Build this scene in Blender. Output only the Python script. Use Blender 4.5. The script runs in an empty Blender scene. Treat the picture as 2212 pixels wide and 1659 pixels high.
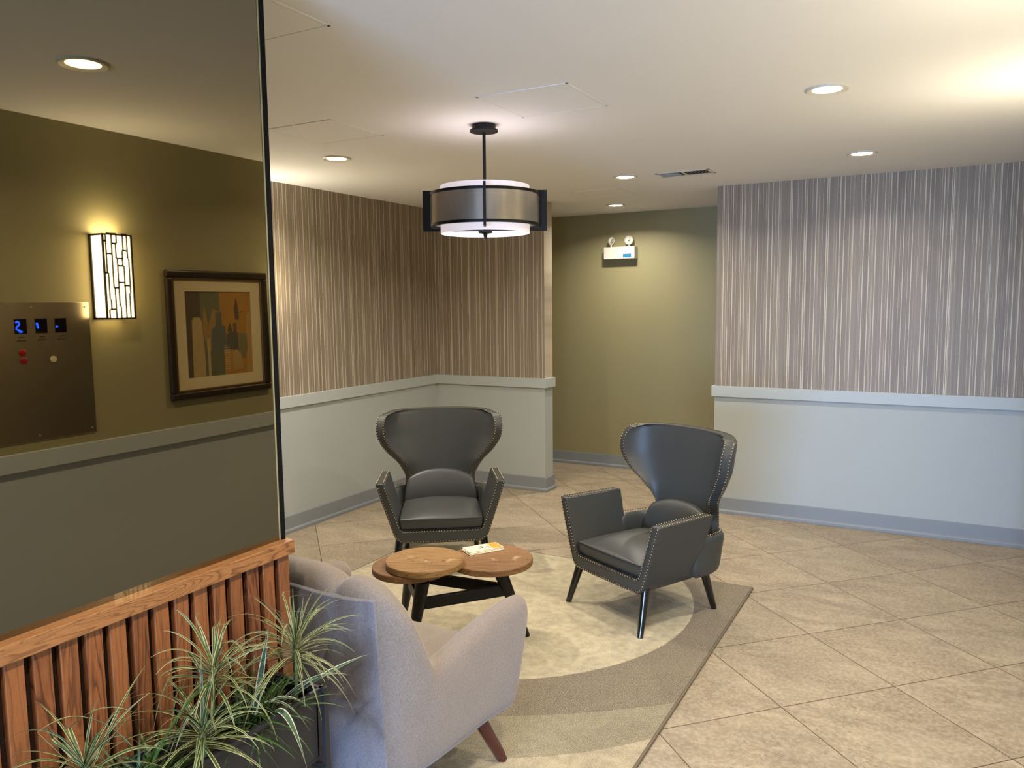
import bpy, bmesh, math, random
from mathutils import Vector, Matrix, noise as mnoise
random.seed(7)
D = bpy.data
SC = bpy.context.scene
COL = SC.collection
PI = math.pi

# ------------------------------------------------------------------ camera
CAM_H = 1.784
F_PX, PITCH, ROLL, YAW = 1683.74, 5.8735, -0.623, -28.793
cam_d = D.cameras.new('camera'); cam = D.objects.new('camera', cam_d); COL.objects.link(cam)
cam_d.sensor_width = 36.0; cam_d.lens = F_PX / 2212 * 36.0; cam_d.clip_start = 0.02; cam_d.clip_end = 100
def cam_axes():
    p, r, y = (math.radians(a) for a in (PITCH, ROLL, YAW))
    fw = Vector((math.sin(y)*math.cos(p), math.cos(y)*math.cos(p), -math.sin(p)))
    rt = Vector((math.cos(y), -math.sin(y), 0)); up = rt.cross(fw)
    return fw, math.cos(r)*rt + math.sin(r)*up, -math.sin(r)*rt + math.cos(r)*up
FW, RT, UP = cam_axes()
cam.matrix_world = Matrix(((RT.x, UP.x, -FW.x, 0), (RT.y, UP.y, -FW.y, 0), (RT.z, UP.z, -FW.z, CAM_H), (0, 0, 0, 1)))
SC.camera = cam

# ------------------------------------------------------------------ view, world and big lights
SC.view_settings.view_transform = 'Standard'; SC.view_settings.look = 'None'
SC.view_settings.gamma = 1.0; SC.view_settings.use_curve_mapping = False
SC.view_settings.exposure = 0.50
w = D.worlds.new('daylight_world'); SC.world = w; w.use_nodes = True
w.node_tree.nodes['Background'].inputs[0].default_value = (0.62, 0.76, 1.0, 1)
w.node_tree.nodes['Background'].inputs[1].default_value = 0.35
def area(name, loc, rot, sx, sy, power, color):
    l = D.lights.new(name, 'AREA'); l.shape = 'RECTANGLE'; l.size = sx; l.size_y = sy; l.energy = power; l.color = color
    o = D.objects.new(name, l); COL.objects.link(o); o.location = loc; o.rotation_euler = rot
    return o
WARM = (1.0, 0.92, 0.81)
# daylight falling in through the glazed entrance behind the camera
dl = area('entrance_daylight', (-0.5, -3.9, 1.0), (math.radians(81), 0, 0), 2.2, 1.6, 115, (0.34, 0.56, 1.0)); dl.data.spread = math.radians(100)

CZ = 2.7232            # ceiling height
XL = -4.462            # wallpaper wall on the left
YB = 6.53              # plane of the wing wall and the right wall
YC = 7.863             # corridor wall
XM = -1.711            # mirror plane
XE = 0.50              # elevator wall (seen in the mirror)
RAILT, RAILB = 1.083, 0.993
YEL = 5.0              # far end of the elevator wall

# ------------------------------------------------------------------ materials
MATS = {}
def newmat(name):
    m = D.materials.new(name); m.use_nodes = True
    return m, m.node_tree, m.node_tree.nodes['Principled BSDF']
def lin(c):
    return tuple((x/255/12.92 if x/255 <= .04045 else ((x/255+.055)/1.055)**2.4) for x in c) + (1,)
def plain(name, rgb, rough=.6, metal=0., spec=.5, bump=0, bscale=60, var=0., vscale=8., coat=0., emit=None, estr=0):
    m, nt, b = newmat(name)
    b.inputs['Base Color'].default_value = lin(rgb); b.inputs['Roughness'].default_value = rough
    b.inputs['Metallic'].default_value = metal; b.inputs['Specular IOR Level'].default_value = spec
    if coat: b.inputs['Coat Weight'].default_value = coat
    if emit:
        b.inputs['Emission Color'].default_value = lin(emit); b.inputs['Emission Strength'].default_value = estr
    if var or bump:
        tc = nt.nodes.new('ShaderNodeTexCoord')
    if var:
        n = nt.nodes.new('ShaderNodeTexNoise'); n.inputs['Scale'].default_value = vscale; n.inputs['Detail'].default_value = 6
        nt.links.new(tc.outputs['Object'], n.inputs['Vector'])
        mx = nt.nodes.new('ShaderNodeMix'); mx.data_type = 'RGBA'
        c = lin(rgb)
        mx.inputs[6].default_value = tuple(x*(1-var) for x in c[:3])+(1,); mx.inputs[7].default_value = tuple(min(1, x*(1+var)) for x in c[:3])+(1,)
        nt.links.new(n.outputs['Fac'], mx.inputs[0]); nt.links.new(mx.outputs[2], b.inputs['Base Color'])
    if bump:
        n2 = nt.nodes.new('ShaderNodeTexNoise'); n2.inputs['Scale'].default_value = bscale; n2.inputs['Detail'].default_value = 4
        nt.links.new(tc.outputs['Object'], n2.inputs['Vector'])
        bp = nt.nodes.new('ShaderNodeBump'); bp.inputs['Strength'].default_value = bump; bp.inputs['Distance'].default_value = .002
        nt.links.new(n2.outputs['Fac'], bp.inputs['Height']); nt.links.new(bp.outputs[0], b.inputs['Normal'])
    MATS[name] = m
    return m
class NT:
    """tiny node helper"""
    def __init__(s, nt): s.nt = nt
    def n(s, t, **kw):
        x = s.nt.nodes.new(t)
        for k, v in kw.items(): setattr(x, k, v)
        return x
    def l(s, a, b): s.nt.links.new(a, b)
    def math(s, op, a, b=None, c=None):
        x = s.n('ShaderNodeMath', operation=op)
        for i, v in enumerate((a, b, c)):
            if v is None: continue
            if isinstance(v, (int, float)): x.inputs[i].default_value = v
            else: s.l(v, x.inputs[i])
        return x.outputs[0]
    def mix(s, f, a, b, mode='MIX'):
        x = s.n('ShaderNodeMix', data_type='RGBA', blend_type=mode)
        if isinstance(f, (int, float)): x.inputs[0].default_value = f
        else: s.l(f, x.inputs[0])
        for i, v in ((6, a), (7, b)):
            if isinstance(v, tuple): x.inputs[i].default_value = v
            else: s.l(v, x.inputs[i])
        return x.outputs[2]
    def noise(s, vec, scale, detail=4, rough=.5, dist=0):
        x = s.n('ShaderNodeTexNoise'); x.inputs['Scale'].default_value = scale; x.inputs['Detail'].default_value = detail
        x.inputs['Roughness'].default_value = rough; x.inputs['Distortion'].default_value = dist
        if vec is not None: s.l(vec, x.inputs['Vector'])
        return x.outputs['Fac']
    def ramp(s, f, pts):
        x = s.n('ShaderNodeValToRGB'); e = x.color_ramp.elements
        e[0].position, e[0].color = pts[0][0], pts[0][1]; e[1].position, e[1].color = pts[-1][0], pts[-1][1]
        for p, c in pts[1:-1]:
            q = e.new(p); q.color = c
        s.l(f, x.inputs[0]); return x.outputs[0]
    def mapping(s, vec, loc=(0,0,0), rot=(0,0,0), scale=(1,1,1)):
        x = s.n('ShaderNodeMapping'); x.inputs['Location'].default_value = loc; x.inputs['Rotation'].default_value = rot
        x.inputs['Scale'].default_value = scale; s.l(vec, x.inputs['Vector']); return x.outputs[0]
    def bump(s, h, bsdf, strength=.3, dist=.003):
        x = s.n('ShaderNodeBump'); x.inputs['Strength'].default_value = strength; x.inputs['Distance'].default_value = dist
        s.l(h, x.inputs['Height']); s.l(x.outputs[0], bsdf.inputs['Normal'])
def G(v): return (v, v, v, 1)

PAINT = (172, 177, 173)
plain('ceiling_paint', (240, 238, 233), .85, bump=.12, bscale=9)
plain('wainscot_paint', PAINT, .5, bump=.1, bscale=12)
plain('rail_paint', (176, 182, 178), .4)
plain('base_paint', (134, 139, 142), .42)
plain('olive_paint', (148, 140, 101), .55, bump=.08, bscale=14)
plain('black_metal', (11, 11, 11), .45, .0, .35)
plain('dark_frame', (40, 33, 26), .32, .2)
plain('white_plastic', (205, 202, 190), .4)
plain('steel_plate', (184, 174, 156), .26, 1.0)
plain('dark_leg', (16, 13, 12), .22, coat=.4)
plain('mahogany_leg', (74, 28, 22), .22, coat=.6)
plain('nail_brass', (150, 136, 110), .4, 1.0)
plain('leather', (60, 62, 60), .42, bump=.25, bscale=260, var=.06, vscale=5)
plain('leather_piping', (84, 76, 58), .5)
plain('planter_black', (38, 40, 42), .45, bump=.1)
plain('soil', (40, 28, 20), .95, bump=1, bscale=90)
plain('stem_green', (96, 108, 60), .6)
plain('paper_white', (232, 222, 198), .6)
plain('paper_orange', (226, 158, 62), .55)
plain('paper_ink', (96, 92, 86), .6)
plain('frame_bronze', (56, 46, 34), .35, .35)
plain('frame_gilt', (108, 84, 52), .35, .5)
plain('mat_board', (205, 188, 145), .8)
plain('vent_white', (214, 209, 198), .5)
plain('vent_dark', (22, 20, 18), .8)
plain('display_black', (6, 6, 10), .15)
plain('display_blue', (20, 60, 255), .4, emit=(20, 80, 255), estr=5)
plain('display_label', (58, 52, 42), .5)
plain('red_button', (150, 24, 28), .3)
plain('cream_button', (206, 192, 150), .4)
plain('blue_label', (24, 110, 150), .5)
plain('opal_white', (245, 240, 240), .5, emit=(255, 240, 244), estr=.34)
plain('opal_disc', (250, 246, 250), .5, emit=(255, 246, 252), estr=.75)
plain('sconce_glow', (255, 250, 235), .4, emit=(255, 236, 196), estr=18)
plain('lamp_glow', (255, 250, 235), .4, emit=(255, 226, 160), estr=16)
plain('mirror_trim', (12, 12, 12), .75, .0, .15)
plain('mirror_edge', (190, 170, 120), .25, .3)
plain('seam_dark', (120, 116, 108), .9)

def mk_mirror():
    m, nt, b = newmat('bronze_mirror')
    b.inputs['Metallic'].default_value = 1; b.inputs['Roughness'].default_value = .012
    b.inputs['Base Color'].default_value = (0.235, 0.20, 0.132, 1)
    MATS['bronze_mirror'] = m
mk_mirror()

def mk_wallpaper(name, axis):
    m, nt, b = newmat(name); N = NT(nt)
    tc = N.n('ShaderNodeTexCoord').outputs['Object']
    sep = N.n('ShaderNodeSeparateXYZ'); N.l(tc, sep.inputs[0])
    u = sep.outputs[axis]; z = sep.outputs[2]
    def vec(su, sz, off):
        c = N.n('ShaderNodeCombineXYZ')
        N.l(N.math('MULTIPLY_ADD', u, su, off), c.inputs[0]); N.l(N.math('MULTIPLY', z, sz), c.inputs[1])
        return c.outputs[0]
    broad = N.noise(vec(9, .05, 3), 1, 2)
    fine = N.noise(vec(160, .8, 11), 1, 3)
    base = N.mix(N.ramp(broad, [(.35, G(0)), (.65, G(1))]), lin((128, 115, 99)), lin((148, 134, 116)))
    base = N.mix(N.math('MULTIPLY', fine, .35), base, lin((104, 93, 78)))
    # pale threads: irregular thin lines
    def threads(scale, width, off, brk):
        vo = N.n('ShaderNodeTexVoronoi', voronoi_dimensions='1D'); vo.inputs['Scale'].default_value = 1
        vo.inputs['Randomness'].default_value = 1
        N.l(N.math('MULTIPLY_ADD', u, scale, off), vo.inputs['W'])
        line = N.math('LESS_THAN', vo.outputs['Distance'], width)
        br = N.noise(vec(scale*1.0, 1.6, off+5), 1, 3)
        return N.math('MULTIPLY', line, N.ramp(br, [(brk-.05, G(.25)), (brk+.03, G(1))]))
    t1 = threads(19, .055, 3.1, .40); t2 = threads(44, .05, 17.7, .54); t3 = threads(24, .04, 31.3, .46)
    c = N.mix(N.math('MULTIPLY', t2, .5), base, lin((196, 180, 154)))
    c = N.mix(N.math('MULTIPLY', t1, .85), c, lin((214, 201, 174)))
    c = N.mix(N.math('MULTIPLY', t3, .6), c, lin((210, 196, 168)))
    d = threads(22, .03, 51.3, .6)
    c = N.mix(N.math('MULTIPLY', d, .6), c, lin((92, 78, 66)))
    N.l(c, b.inputs['Base Color']); b.inputs['Roughness'].default_value = .45; b.inputs['Specular IOR Level'].default_value = .5
    MATS[name] = m
mk_wallpaper('wallpaper_x', 0); mk_wallpaper('wallpaper_y', 1)

def mk_floor():
    m, nt, b = newmat('floor_tile'); N = NT(nt)
    tc = N.n('ShaderNodeTexCoord').outputs['Object']
    a = 5.50641122; c, s, T = math.cos(a), math.sin(a), .6096
    ox, oy = -0.998636, 5.586683
    sep = N.n('ShaderNodeSeparateXYZ'); N.l(tc, sep.inputs[0])
    x = N.math('SUBTRACT', sep.outputs[0], ox); y = N.math('SUBTRACT', sep.outputs[1], oy)
    u = N.math('ADD', N.math('MULTIPLY', x, c/T), N.math('MULTIPLY', y, s/T))
    v = N.math('ADD', N.math('MULTIPLY', x, -s/T), N.math('MULTIPLY', y, c/T))
    def edge(q):
        f = N.math('FRACT', N.math('ADD', q, 100.0))
        return N.math('MINIMUM', f, N.math('SUBTRACT', 1.0, f))
    e = N.math('MINIMUM', edge(u), edge(v))
    grout = N.math('LESS_THAN', e, .0040)
    cid = N.n('ShaderNodeCombineXYZ'); N.l(N.math('FLOOR', u), cid.inputs[0]); N.l(N.math('FLOOR', v), cid.inputs[1])
    wn = N.n('ShaderNodeTexWhiteNoise', noise_dimensions='3D'); N.l(cid.outputs[0], wn.inputs[0])
    # per-tile offset of the stone figure
    off = N.n('ShaderNodeVectorMath', operation='MULTIPLY_ADD'); N.l(wn.outputs['Color'], off.inputs[0]); off.inputs[1].default_value = (9, 9, 9); N.l(tc, off.inputs[2])
    vm = N.mapping(off.outputs[0], rot=(0, 0, -.6), scale=(1, 2.6, 1))
    big = N.noise(vm, 2.6, 7, .6, .6); mid = N.noise(vm, 9, 8, .65, .3); fin = N.noise(off.outputs[0], 55, 4, .6)
    col = N.ramp(big, [(.3, lin((130, 116, 96))), (.5, lin((154, 139, 116))), (.7, lin((171, 156, 131)))])
    col = N.mix(N.math('MULTIPLY', N.ramp(mid, [(.38, G(1)), (.56, G(0))]), .34), col, lin((128, 114, 90)))
    col = N.mix(N.math('MULTIPLY', wn.outputs['Value'], .38), col, lin((146, 132, 110)))
    # travertine pits
    pit = N.noise(N.mapping(off.outputs[0], rot=(0, 0, .5), scale=(1, 1.6, 1)), 70, 2, .5)
    zone = N.noise(off.outputs[0], 3.5, 3, .5)
    pits = N.math('MULTIPLY', N.ramp(pit, [(.36, G(1)), (.41, G(0))]), N.ramp(zone, [(.5, G(0)), (.62, G(1))]))
    col = N.mix(N.math('MULTIPLY', pits, .75), col, lin((112, 92, 66)))
    col = N.mix(N.math('MULTIPLY', N.ramp(fin, [(.42, G(0)), (.62, G(1))]), .2), col, lin((222, 208, 184)))
    col = N.mix(grout, col, lin((82, 66, 46)))
    N.l(col, b.inputs['Base Color'])
    N.l(N.ramp(mid, [(.3, G(.42)), (.7, G(.52))]), b.inputs['Roughness'])
    b.inputs['Specular IOR Level'].default_value = .4
    h = N.math('SUBTRACT', N.math('MULTIPLY', mid, .4), N.math('ADD', grout, N.math('MULTIPLY', pits, .5)))
    N.bump(h, b, .25, .002)
    MATS['floor_tile'] = m
mk_floor()

def mk_rug():
    m, nt, b = newmat('rug_pile'); N = NT(nt)
    tc = N.n('ShaderNodeTexCoord').outputs['Object']
    wob = N.n('ShaderNodeTexNoise'); wob.inputs['Scale'].default_value = 60; N.l(tc, wob.inputs['Vector'])
    wv = N.n('ShaderNodeVectorMath', operation='MULTIPLY_ADD'); N.l(wob.outputs['Color'], wv.inputs[0]); wv.inputs[1].default_value = (.012, .012, 0); N.l(tc, wv.inputs[2])
    sep = N.n('ShaderNodeSeparateXYZ'); N.l(wv.outputs[0], sep.inputs[0])
    def inside(cx, cy, r):
        dx = N.math('SUBTRACT', sep.outputs[0], cx); dy = N.math('SUBTRACT', sep.outputs[1], cy)
        d = N.math('SQRT', N.math('ADD', N.math('MULTIPLY', dx, dx), N.math('MULTIPLY', dy, dy)))
        return N.math('LESS_THAN', d, r)
    big = N.noise(tc, 3.2, 5, .6); mid = N.noise(tc, 22, 5, .65); fin = N.noise(tc, 240, 3, .6)
    def shade(c, k=.16):
        lo = tuple(x*(1-k) for x in c[:3])+(1,); hi = tuple(min(1, x*(1+k)) for x in c[:3])+(1,)
        return N.mix(N.ramp(big, [(.35, G(0)), (.65, G(1))]), lo, hi)
    col = N.mix(inside(-2.261+.006, 3.933+.006, 1.648), shade(lin((168, 154, 124))), shade(lin((128, 118, 90))))
    col = N.mix(inside(-3.003+.006, 5.377+.006, 2.953), col, shade(lin((98, 84, 62))))
    # the paler wedge near the far right corner
    col = N.mix(inside(-.62, 5.35, .62), col, shade(lin((122, 110, 80))))
    col = N.mix(inside(-2.302+.006, 4.0665+.006, 1.142), col, shade(lin((186, 174, 142)), .16))
    col = N.mix(N.math('MULTIPLY', N.ramp(mid, [(.38, G(0)), (.62, G(1))]), .38), col, lin((92, 80, 58)))
    col = N.mix(N.math('MULTIPLY', N.ramp(fin, [(.45, G(0)), (.68, G(1))]), .45), col, lin((230, 216, 184)))
    N.l(col, b.inputs['Base Color']); b.inputs['Roughness'].default_value = .95; b.inputs['Specular IOR Level'].default_value = .15
    b.inputs['Sheen Weight'].default_value = .25
    N.bump(N.math('ADD', fin, mid), b, .5, .004)
    MATS['rug_pile'] = m
mk_rug()
plain('rug_edge', (112, 100, 80), .95, bump=.8, bscale=200)

def mk_wood(name, c0, c1, c2, axis='z', scale=1.0, rough=.42, saw=False, coat=.1, ring=1.0):
    m, nt, b = newmat(name); N = NT(nt)
    tc = N.n('ShaderNodeTexCoord').outputs['Object']
    oi = N.n('ShaderNodeObjectInfo').outputs['Random']
    st = {'z': (1, 1, .10), 'x': (.10, 1, 1), 'y': (1, .10, 1)}[axis]
    v = N.mapping(tc, scale=tuple(q*scale for q in st))
    at = N.n('ShaderNodeAttribute', attribute_name='piece')
    sh = N.n('ShaderNodeVectorMath', operation='MULTIPLY_ADD'); N.l(at.outputs['Color'], sh.inputs[0]); sh.inputs[1].default_value = (7, 5, 3); N.l(v, sh.inputs[2])
    rn = N.noise(sh.outputs[0], 7, 3, .5, .4)
    rings = N.math('FRACT', N.math('MULTIPLY', rn, 14*ring))
    line = N.ramp(rings, [(0, G(1)), (.16, G(.35)), (.5, G(0)), (.88, G(.1)), (1, G(1))])
    gr = N.noise(N.mapping(tc, scale=tuple(q*60*scale for q in st)), 3, 5, .6)
    col = N.mix(line, c1, c0)
    col = N.mix(N.math('MULTIPLY', N.ramp(gr, [(.4, G(0)), (.7, G(1))]), .45), col, c0)
    pal = N.noise(sh.outputs[0], 2.2, 2)
    col = N.mix(N.math('MULTIPLY', N.ramp(pal, [(.35, G(0)), (.65, G(1))]), .5), col, c2)
    sp = N.n('ShaderNodeSeparateColor'); N.l(at.outputs['Color'], sp.inputs[0])
    col = N.mix(N.math('MULTIPLY', sp.outputs[0], .35), col, c0)
    if saw:
        wv = N.n('ShaderNodeTexWave'); wv.inputs['Scale'].default_value = 14; wv.inputs['Distortion'].default_value = 2.5
        wv.inputs['Detail'].default_value = 3
        N.l(N.mapping(tc, rot=(0, 0, .35), scale=(1, .35, 1)), wv.inputs['Vector'])
        zone = N.noise(tc, 7, 3)
        col = N.mix(N.math('MULTIPLY', N.math('MULTIPLY', N.ramp(wv.outputs['Fac'], [(.0, G(1)), (.25, G(0))]), N.ramp(zone, [(.5, G(0)), (.62, G(1))])), .3), col, lin((88, 58, 30)))
        pt = N.noise(tc, 11, 2)
        col = N.mix(N.math('MULTIPLY', N.ramp(pt, [(.6, G(0)), (.72, G(1))]), .5), col, lin((206, 176, 140)))
    N.l(col, b.inputs['Base Color']); b.inputs['Roughness'].default_value = rough; b.inputs['Coat Weight'].default_value = coat
    N.bump(N.math('ADD', line, gr), b, .12, .001)
    MATS[name] = m
mk_wood('oak_slat', lin((70, 34, 16)), lin((152, 90, 48)), lin((168, 106, 60)), 'z', 1.6, .45)
mk_wood('oak_cap', lin((98, 54, 26)), lin((170, 116, 68)), lin((182, 128, 80)), 'y', 2.2, .4, ring=1.6)
mk_wood('mango_top', lin((96, 66, 34)), lin((162, 122, 70)), lin((182, 144, 92)), 'x', 1.5, .5, saw=True)
mk_wood('mango_top_red', lin((84, 54, 32)), lin((142, 102, 62)), lin((158, 118, 74)), 'x', 1.5, .5, saw=True)
plain('oak_shadow', (44, 24, 14), .7)

def mk_fabric(name, rgb, dirt=0.):
    m, nt, b = newmat(name); N = NT(nt)
    tc = N.n('ShaderNodeTexCoord').outputs['Object']
    c = lin(rgb)
    f1 = N.noise(N.mapping(tc, scale=(1, 1, .45)), 300, 3, .7); f2 = N.noise(tc, 9, 5, .6)
    col = N.mix(N.ramp(f1, [(.35, G(0)), (.65, G(1))]), tuple(x*.78 for x in c[:3])+(1,), tuple(min(1, x*1.18) for x in c[:3])+(1,))
    col = N.mix(N.math('MULTIPLY', N.ramp(f2, [(.4, G(1)), (.7, G(0))]), .18), col, tuple(x*.6 for x in c[:3])+(1,))
    if dirt:
        f3 = N.noise(N.mapping(tc, scale=(2.2, 1, 1)), 4.2, 4, .6)
        col = N.mix(N.math('MULTIPLY', N.ramp(f3, [(.46, G(0)), (.62, G(1))]), dirt), col, lin((92, 82, 78)))
    N.l(col, b.inputs['Base Color']); b.inputs['Roughness'].default_value = .9; b.inputs['Specular IOR Level'].default_value = .2
    b.inputs['Sheen Weight'].default_value = .35; b.inputs['Sheen Roughness'].default_value = .5
    N.bump(f1, b, .35, .0015)
    MATS[name] = m
mk_fabric('grey_velvet', (146, 132, 119)); mk_fabric('grey_velvet_daylit', (140, 136, 140), .5)  # rear copy of the same fabric, blue daylight tint put into its colour

def mk_mesh_shade():
    m, nt, b = newmat('brushed_band'); N = NT(nt)
    tc = N.n('ShaderNodeTexCoord').outputs['UV']
    st = N.noise(N.mapping(tc, scale=(420, 6, 1)), 1, 3); ho = N.noise(N.mapping(tc, scale=(8, 260, 1)), 1, 3)
    v = N.math('ADD', N.math('MULTIPLY', st, .5), N.math('MULTIPLY', ho, .5))
    N.l(N.ramp(v, [(.3, lin((188, 180, 170))), (.7, lin((214, 206, 194)))]), b.inputs['Base Color'])
    b.inputs['Metallic'].default_value = .85; b.inputs['Roughness'].default_value = .24
    b.inputs['Anisotropic'].default_value = .6; b.inputs['Alpha'].default_value = .85
    MATS['brushed_band'] = m
mk_mesh_shade()

def mk_leaf(name, mid, edge, w0):
    m, nt, b = newmat(name); N = NT(nt)
    uv = N.n('ShaderNodeTexCoord').outputs['UV']
    sep = N.n('ShaderNodeSeparateXYZ'); N.l(uv, sep.inputs[0])
    d = N.math('ABSOLUTE', N.math('SUBTRACT', sep.outputs[0], .5))
    st = N.noise(N.mapping(uv, scale=(26, 1.2, 1)), 1, 2)
    f = N.ramp(N.math('ADD', d, N.math('MULTIPLY', N.math('SUBTRACT', st, .5), .16)), [(w0-.03, G(0)), (w0+.03, G(1))])
    at = N.n('ShaderNodeAttribute', attribute_name='piece'); sp = N.n('ShaderNodeSeparateColor'); N.l(at.outputs['Color'], sp.inputs[0])
    c = N.mix(f, lin(mid), lin(edge))
    c = N.mix(N.math('MULTIPLY', sp.outputs[0], .55), c, lin((58, 78, 34)))
    N.l(c, b.inputs['Base Color']); b.inputs['Roughness'].default_value = .42
    b.inputs['Subsurface Weight'].default_value = 0
    MATS[name] = m
mk_leaf('leaf_variegated', (62, 82, 42), (176, 172, 120), .28)
mk_leaf('leaf_green', (58, 86, 34), (88, 112, 48), .4)
mk_leaf('leaf_white_edge', (70, 104, 78), (226, 222, 196), .36)

def mk_art():
    m, nt, b = newmat('skyline_print'); N = NT(nt)
    at = N.n('ShaderNodeAttribute', attribute_name='piece')
    tc = N.n('ShaderNodeTexCoord').outputs['Object']
    n = N.noise(N.mapping(tc, scale=(1, 40, 6)), 1, 4)
    c = N.mix(N.math('MULTIPLY', n, .35), at.outputs['Color'], lin((70, 62, 44)))
    N.l(N.mix(.3, c, lin((84, 70, 40))), b.inputs['Base Color']); b.inputs['Roughness'].default_value = .6
    MATS['skyline_print'] = m
mk_art()

# ------------------------------------------------------------------ mesh helpers
class MB:
    def __init__(s): s.bm = bmesh.new(); s.uv = s.bm.loops.layers.uv.new('UVMap'); s.cl = s.bm.loops.layers.color.new('piece'); s.mi = 0; s.pc = (0, 0, 0, 1)
    def face(s, vs, uvs=None):
        try: f = s.bm.faces.new(vs)
        except ValueError: return None
        f.material_index = s.mi
        for i, l in enumerate(f.loops):
            if uvs: l[s.uv].uv = uvs[i]
            l[s.cl] = s.pc
        return f
    def v(s, p): return s.bm.verts.new(p)
    def box(s, x0, x1, y0, y1, z0, z1, M=None):
        P = [Vector((x, y, z)) for z in (z0, z1) for y in (y0, y1) for x in (x0, x1)]
        if M: P = [M @ p for p in P]
        v = [s.v(p) for p in P]
        for q in ((0, 2, 3, 1), (4, 5, 7, 6), (0, 1, 5, 4), (2, 6, 7, 3), (0, 4, 6, 2), (1, 3, 7, 5)): s.face([v[i] for i in q])
    def prism(s, pts, d0, d1, plane='xz', M=None):
        """extrude a 2-D polygon: plane xz -> along y, yz -> along x, xy -> along z"""
        def P(a, b, d):
            q = Vector({'xz': (a, d, b), 'yz': (d, a, b), 'xy': (a, b, d)}[plane])
            return M @ q if M else q
        A = [s.v(P(a, b, d0)) for a, b in pts]; B = [s.v(P(a, b, d1)) for a, b in pts]
        n = len(pts)
        s.face(A[::-1]); s.face(B)
        for i in range(n): s.face([A[i], A[(i+1) % n], B[(i+1) % n], B[i]])
    def grid(s, rows, closed_u=False, closed_v=False, cap=False):
        V = [[s.v(p) for p in r] for r in rows]; nr, nc = len(rows), len(rows[0])
        for i in range(nr if closed_v else nr-1):
            for j in range(nc if closed_u else nc-1):
                i2, j2 = (i+1) % nr, (j+1) % nc
                s.face([V[i][j], V[i][j2], V[i2][j2], V[i2][j]], [(j/nc, i/nr), ((j+1)/nc, i/nr), ((j+1)/nc, (i+1)/nr), (j/nc, (i+1)/nr)])
        if cap:
            s.face(V[0][::-1]); s.face(V[-1])
        return V
    def tube(s, path, radii, n=12, cap=True):
        path = [Vector(p) for p in path]
        if isinstance(radii, (int, float)): radii = [radii]*len(path)
        rows = []
        for i, p in enumerate(path):
            d = (path[min(i+1, len(path)-1)] - path[max(i-1, 0)]).normalized()
            a = Vector((0, 0, 1)) if abs(d.z) < .9 else Vector((1, 0, 0))
            x = d.cross(a).normalized(); y = d.cross(x)
            rows.append([p + radii[i]*(math.cos(t)*x + math.sin(t)*y) for t in [2*PI*k/n for k in range(n)]])
        s.grid(rows, closed_u=True, cap=cap)
    def lathe(s, prof, n=48, c=(0, 0, 0), closed=False):
        rows = [[(c[0]+r*math.cos(t), c[1]+r*math.sin(t), c[2]+z) for t in [2*PI*k/n for k in range(n)]] for r, z in prof]
        s.grid(rows, closed_u=True, closed_v=closed, cap=not closed)
    def sphere(s, c, r, sc=(1, 1, 1), u=8, w=6):
        bmesh.ops.create_uvsphere(s.bm, u_segments=u, v_segments=w, radius=r, matrix=Matrix.Translation(c) @ Matrix.Diagonal((*sc, 1)))
    def build(s, name, mats, parent=None, smooth=None, bevel=0, bseg=2, sub=0, loc=None, label=None, fixn=True):
        if fixn: bmesh.ops.recalc_face_normals(s.bm, faces=s.bm.faces)
        me = D.meshes.new(name); s.bm.to_mesh(me); s.bm.free()
        if not isinstance(mats, (list, tuple)): mats = [mats]
        for m in mats: me.materials.append(MATS[m])
        o = D.objects.new(name, me); COL.objects.link(o)
        if parent: o.parent = parent
        if loc: o.location = loc
        if bevel:
            b = o.modifiers.new('bevel', 'BEVEL'); b.width = bevel; b.segments = bseg; b.limit_method = 'ANGLE'; b.angle_limit = .6
            b.harden_normals = False
        if sub:
            q = o.modifiers.new('sub', 'SUBSURF'); q.levels = sub; q.render_levels = sub
        if smooth is not None or sub:
            me.polygons.foreach_set('use_smooth', [True]*len(me.polygons))
            if smooth and not sub: me.set_sharp_from_angle(angle=math.radians(smooth))
        if label: o['label'] = label
        return o
def tag(o, label, cat, group=None, kind=None):
    o['label'] = label; o['category'] = cat
    if group: o['group'] = group
    if kind: o['kind'] = kind
    return o
def thing(name, loc, label, cat, rz=0, group=None):
    o = D.objects.new(name, None); COL.objects.link(o); o.location = loc; o.rotation_euler = (0, 0, rz); o.empty_display_size = .1
    return tag(o, label, cat, group)
def copy_tree(o, parent=None):
    c = o.copy(); COL.objects.link(c)
    if parent: c.parent = parent; c.matrix_parent_inverse = o.matrix_parent_inverse.copy()
    for ch in list(o.children): copy_tree(ch, c)
    return c
def structure(o): o['kind'] = 'structure'; return o
def lerp(a, b, t): return a + (b-a)*t
def curve(pts, x):
    """smooth (monotone-ish Catmull) interpolation through (x, y) pairs"""
    if x <= pts[0][0]: return pts[0][1]
    if x >= pts[-1][0]: return pts[-1][1]
    for i in range(len(pts)-1):
        if pts[i][0] <= x <= pts[i+1][0]:
            x0, y0 = pts[i]; x1, y1 = pts[i+1]
            m0 = (y1-pts[i-1][1])/(x1-pts[i-1][0]) if i > 0 else (y1-y0)/(x1-x0)
            m1 = (pts[i+2][1]-y0)/(pts[i+2][0]-x0) if i+2 < len(pts) else (y1-y0)/(x1-x0)
            h = x1-x0; t = (x-x0)/h
            return (2*t**3-3*t**2+1)*y0 + (t**3-2*t**2+t)*h*m0 + (-2*t**3+3*t**2)*y1 + (t**3-t**2)*h*m1

# ------------------------------------------------------------------ room shell
m = MB(); m.box(-8, 3.2, -4.2, YC, -.1, 0); structure(m.build('floor', 'floor_tile'))
m = MB(); m.box(-8, 3.2, -4.2, YC, CZ, CZ+.1); structure(m.build('ceiling', 'ceiling_paint'))

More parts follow.
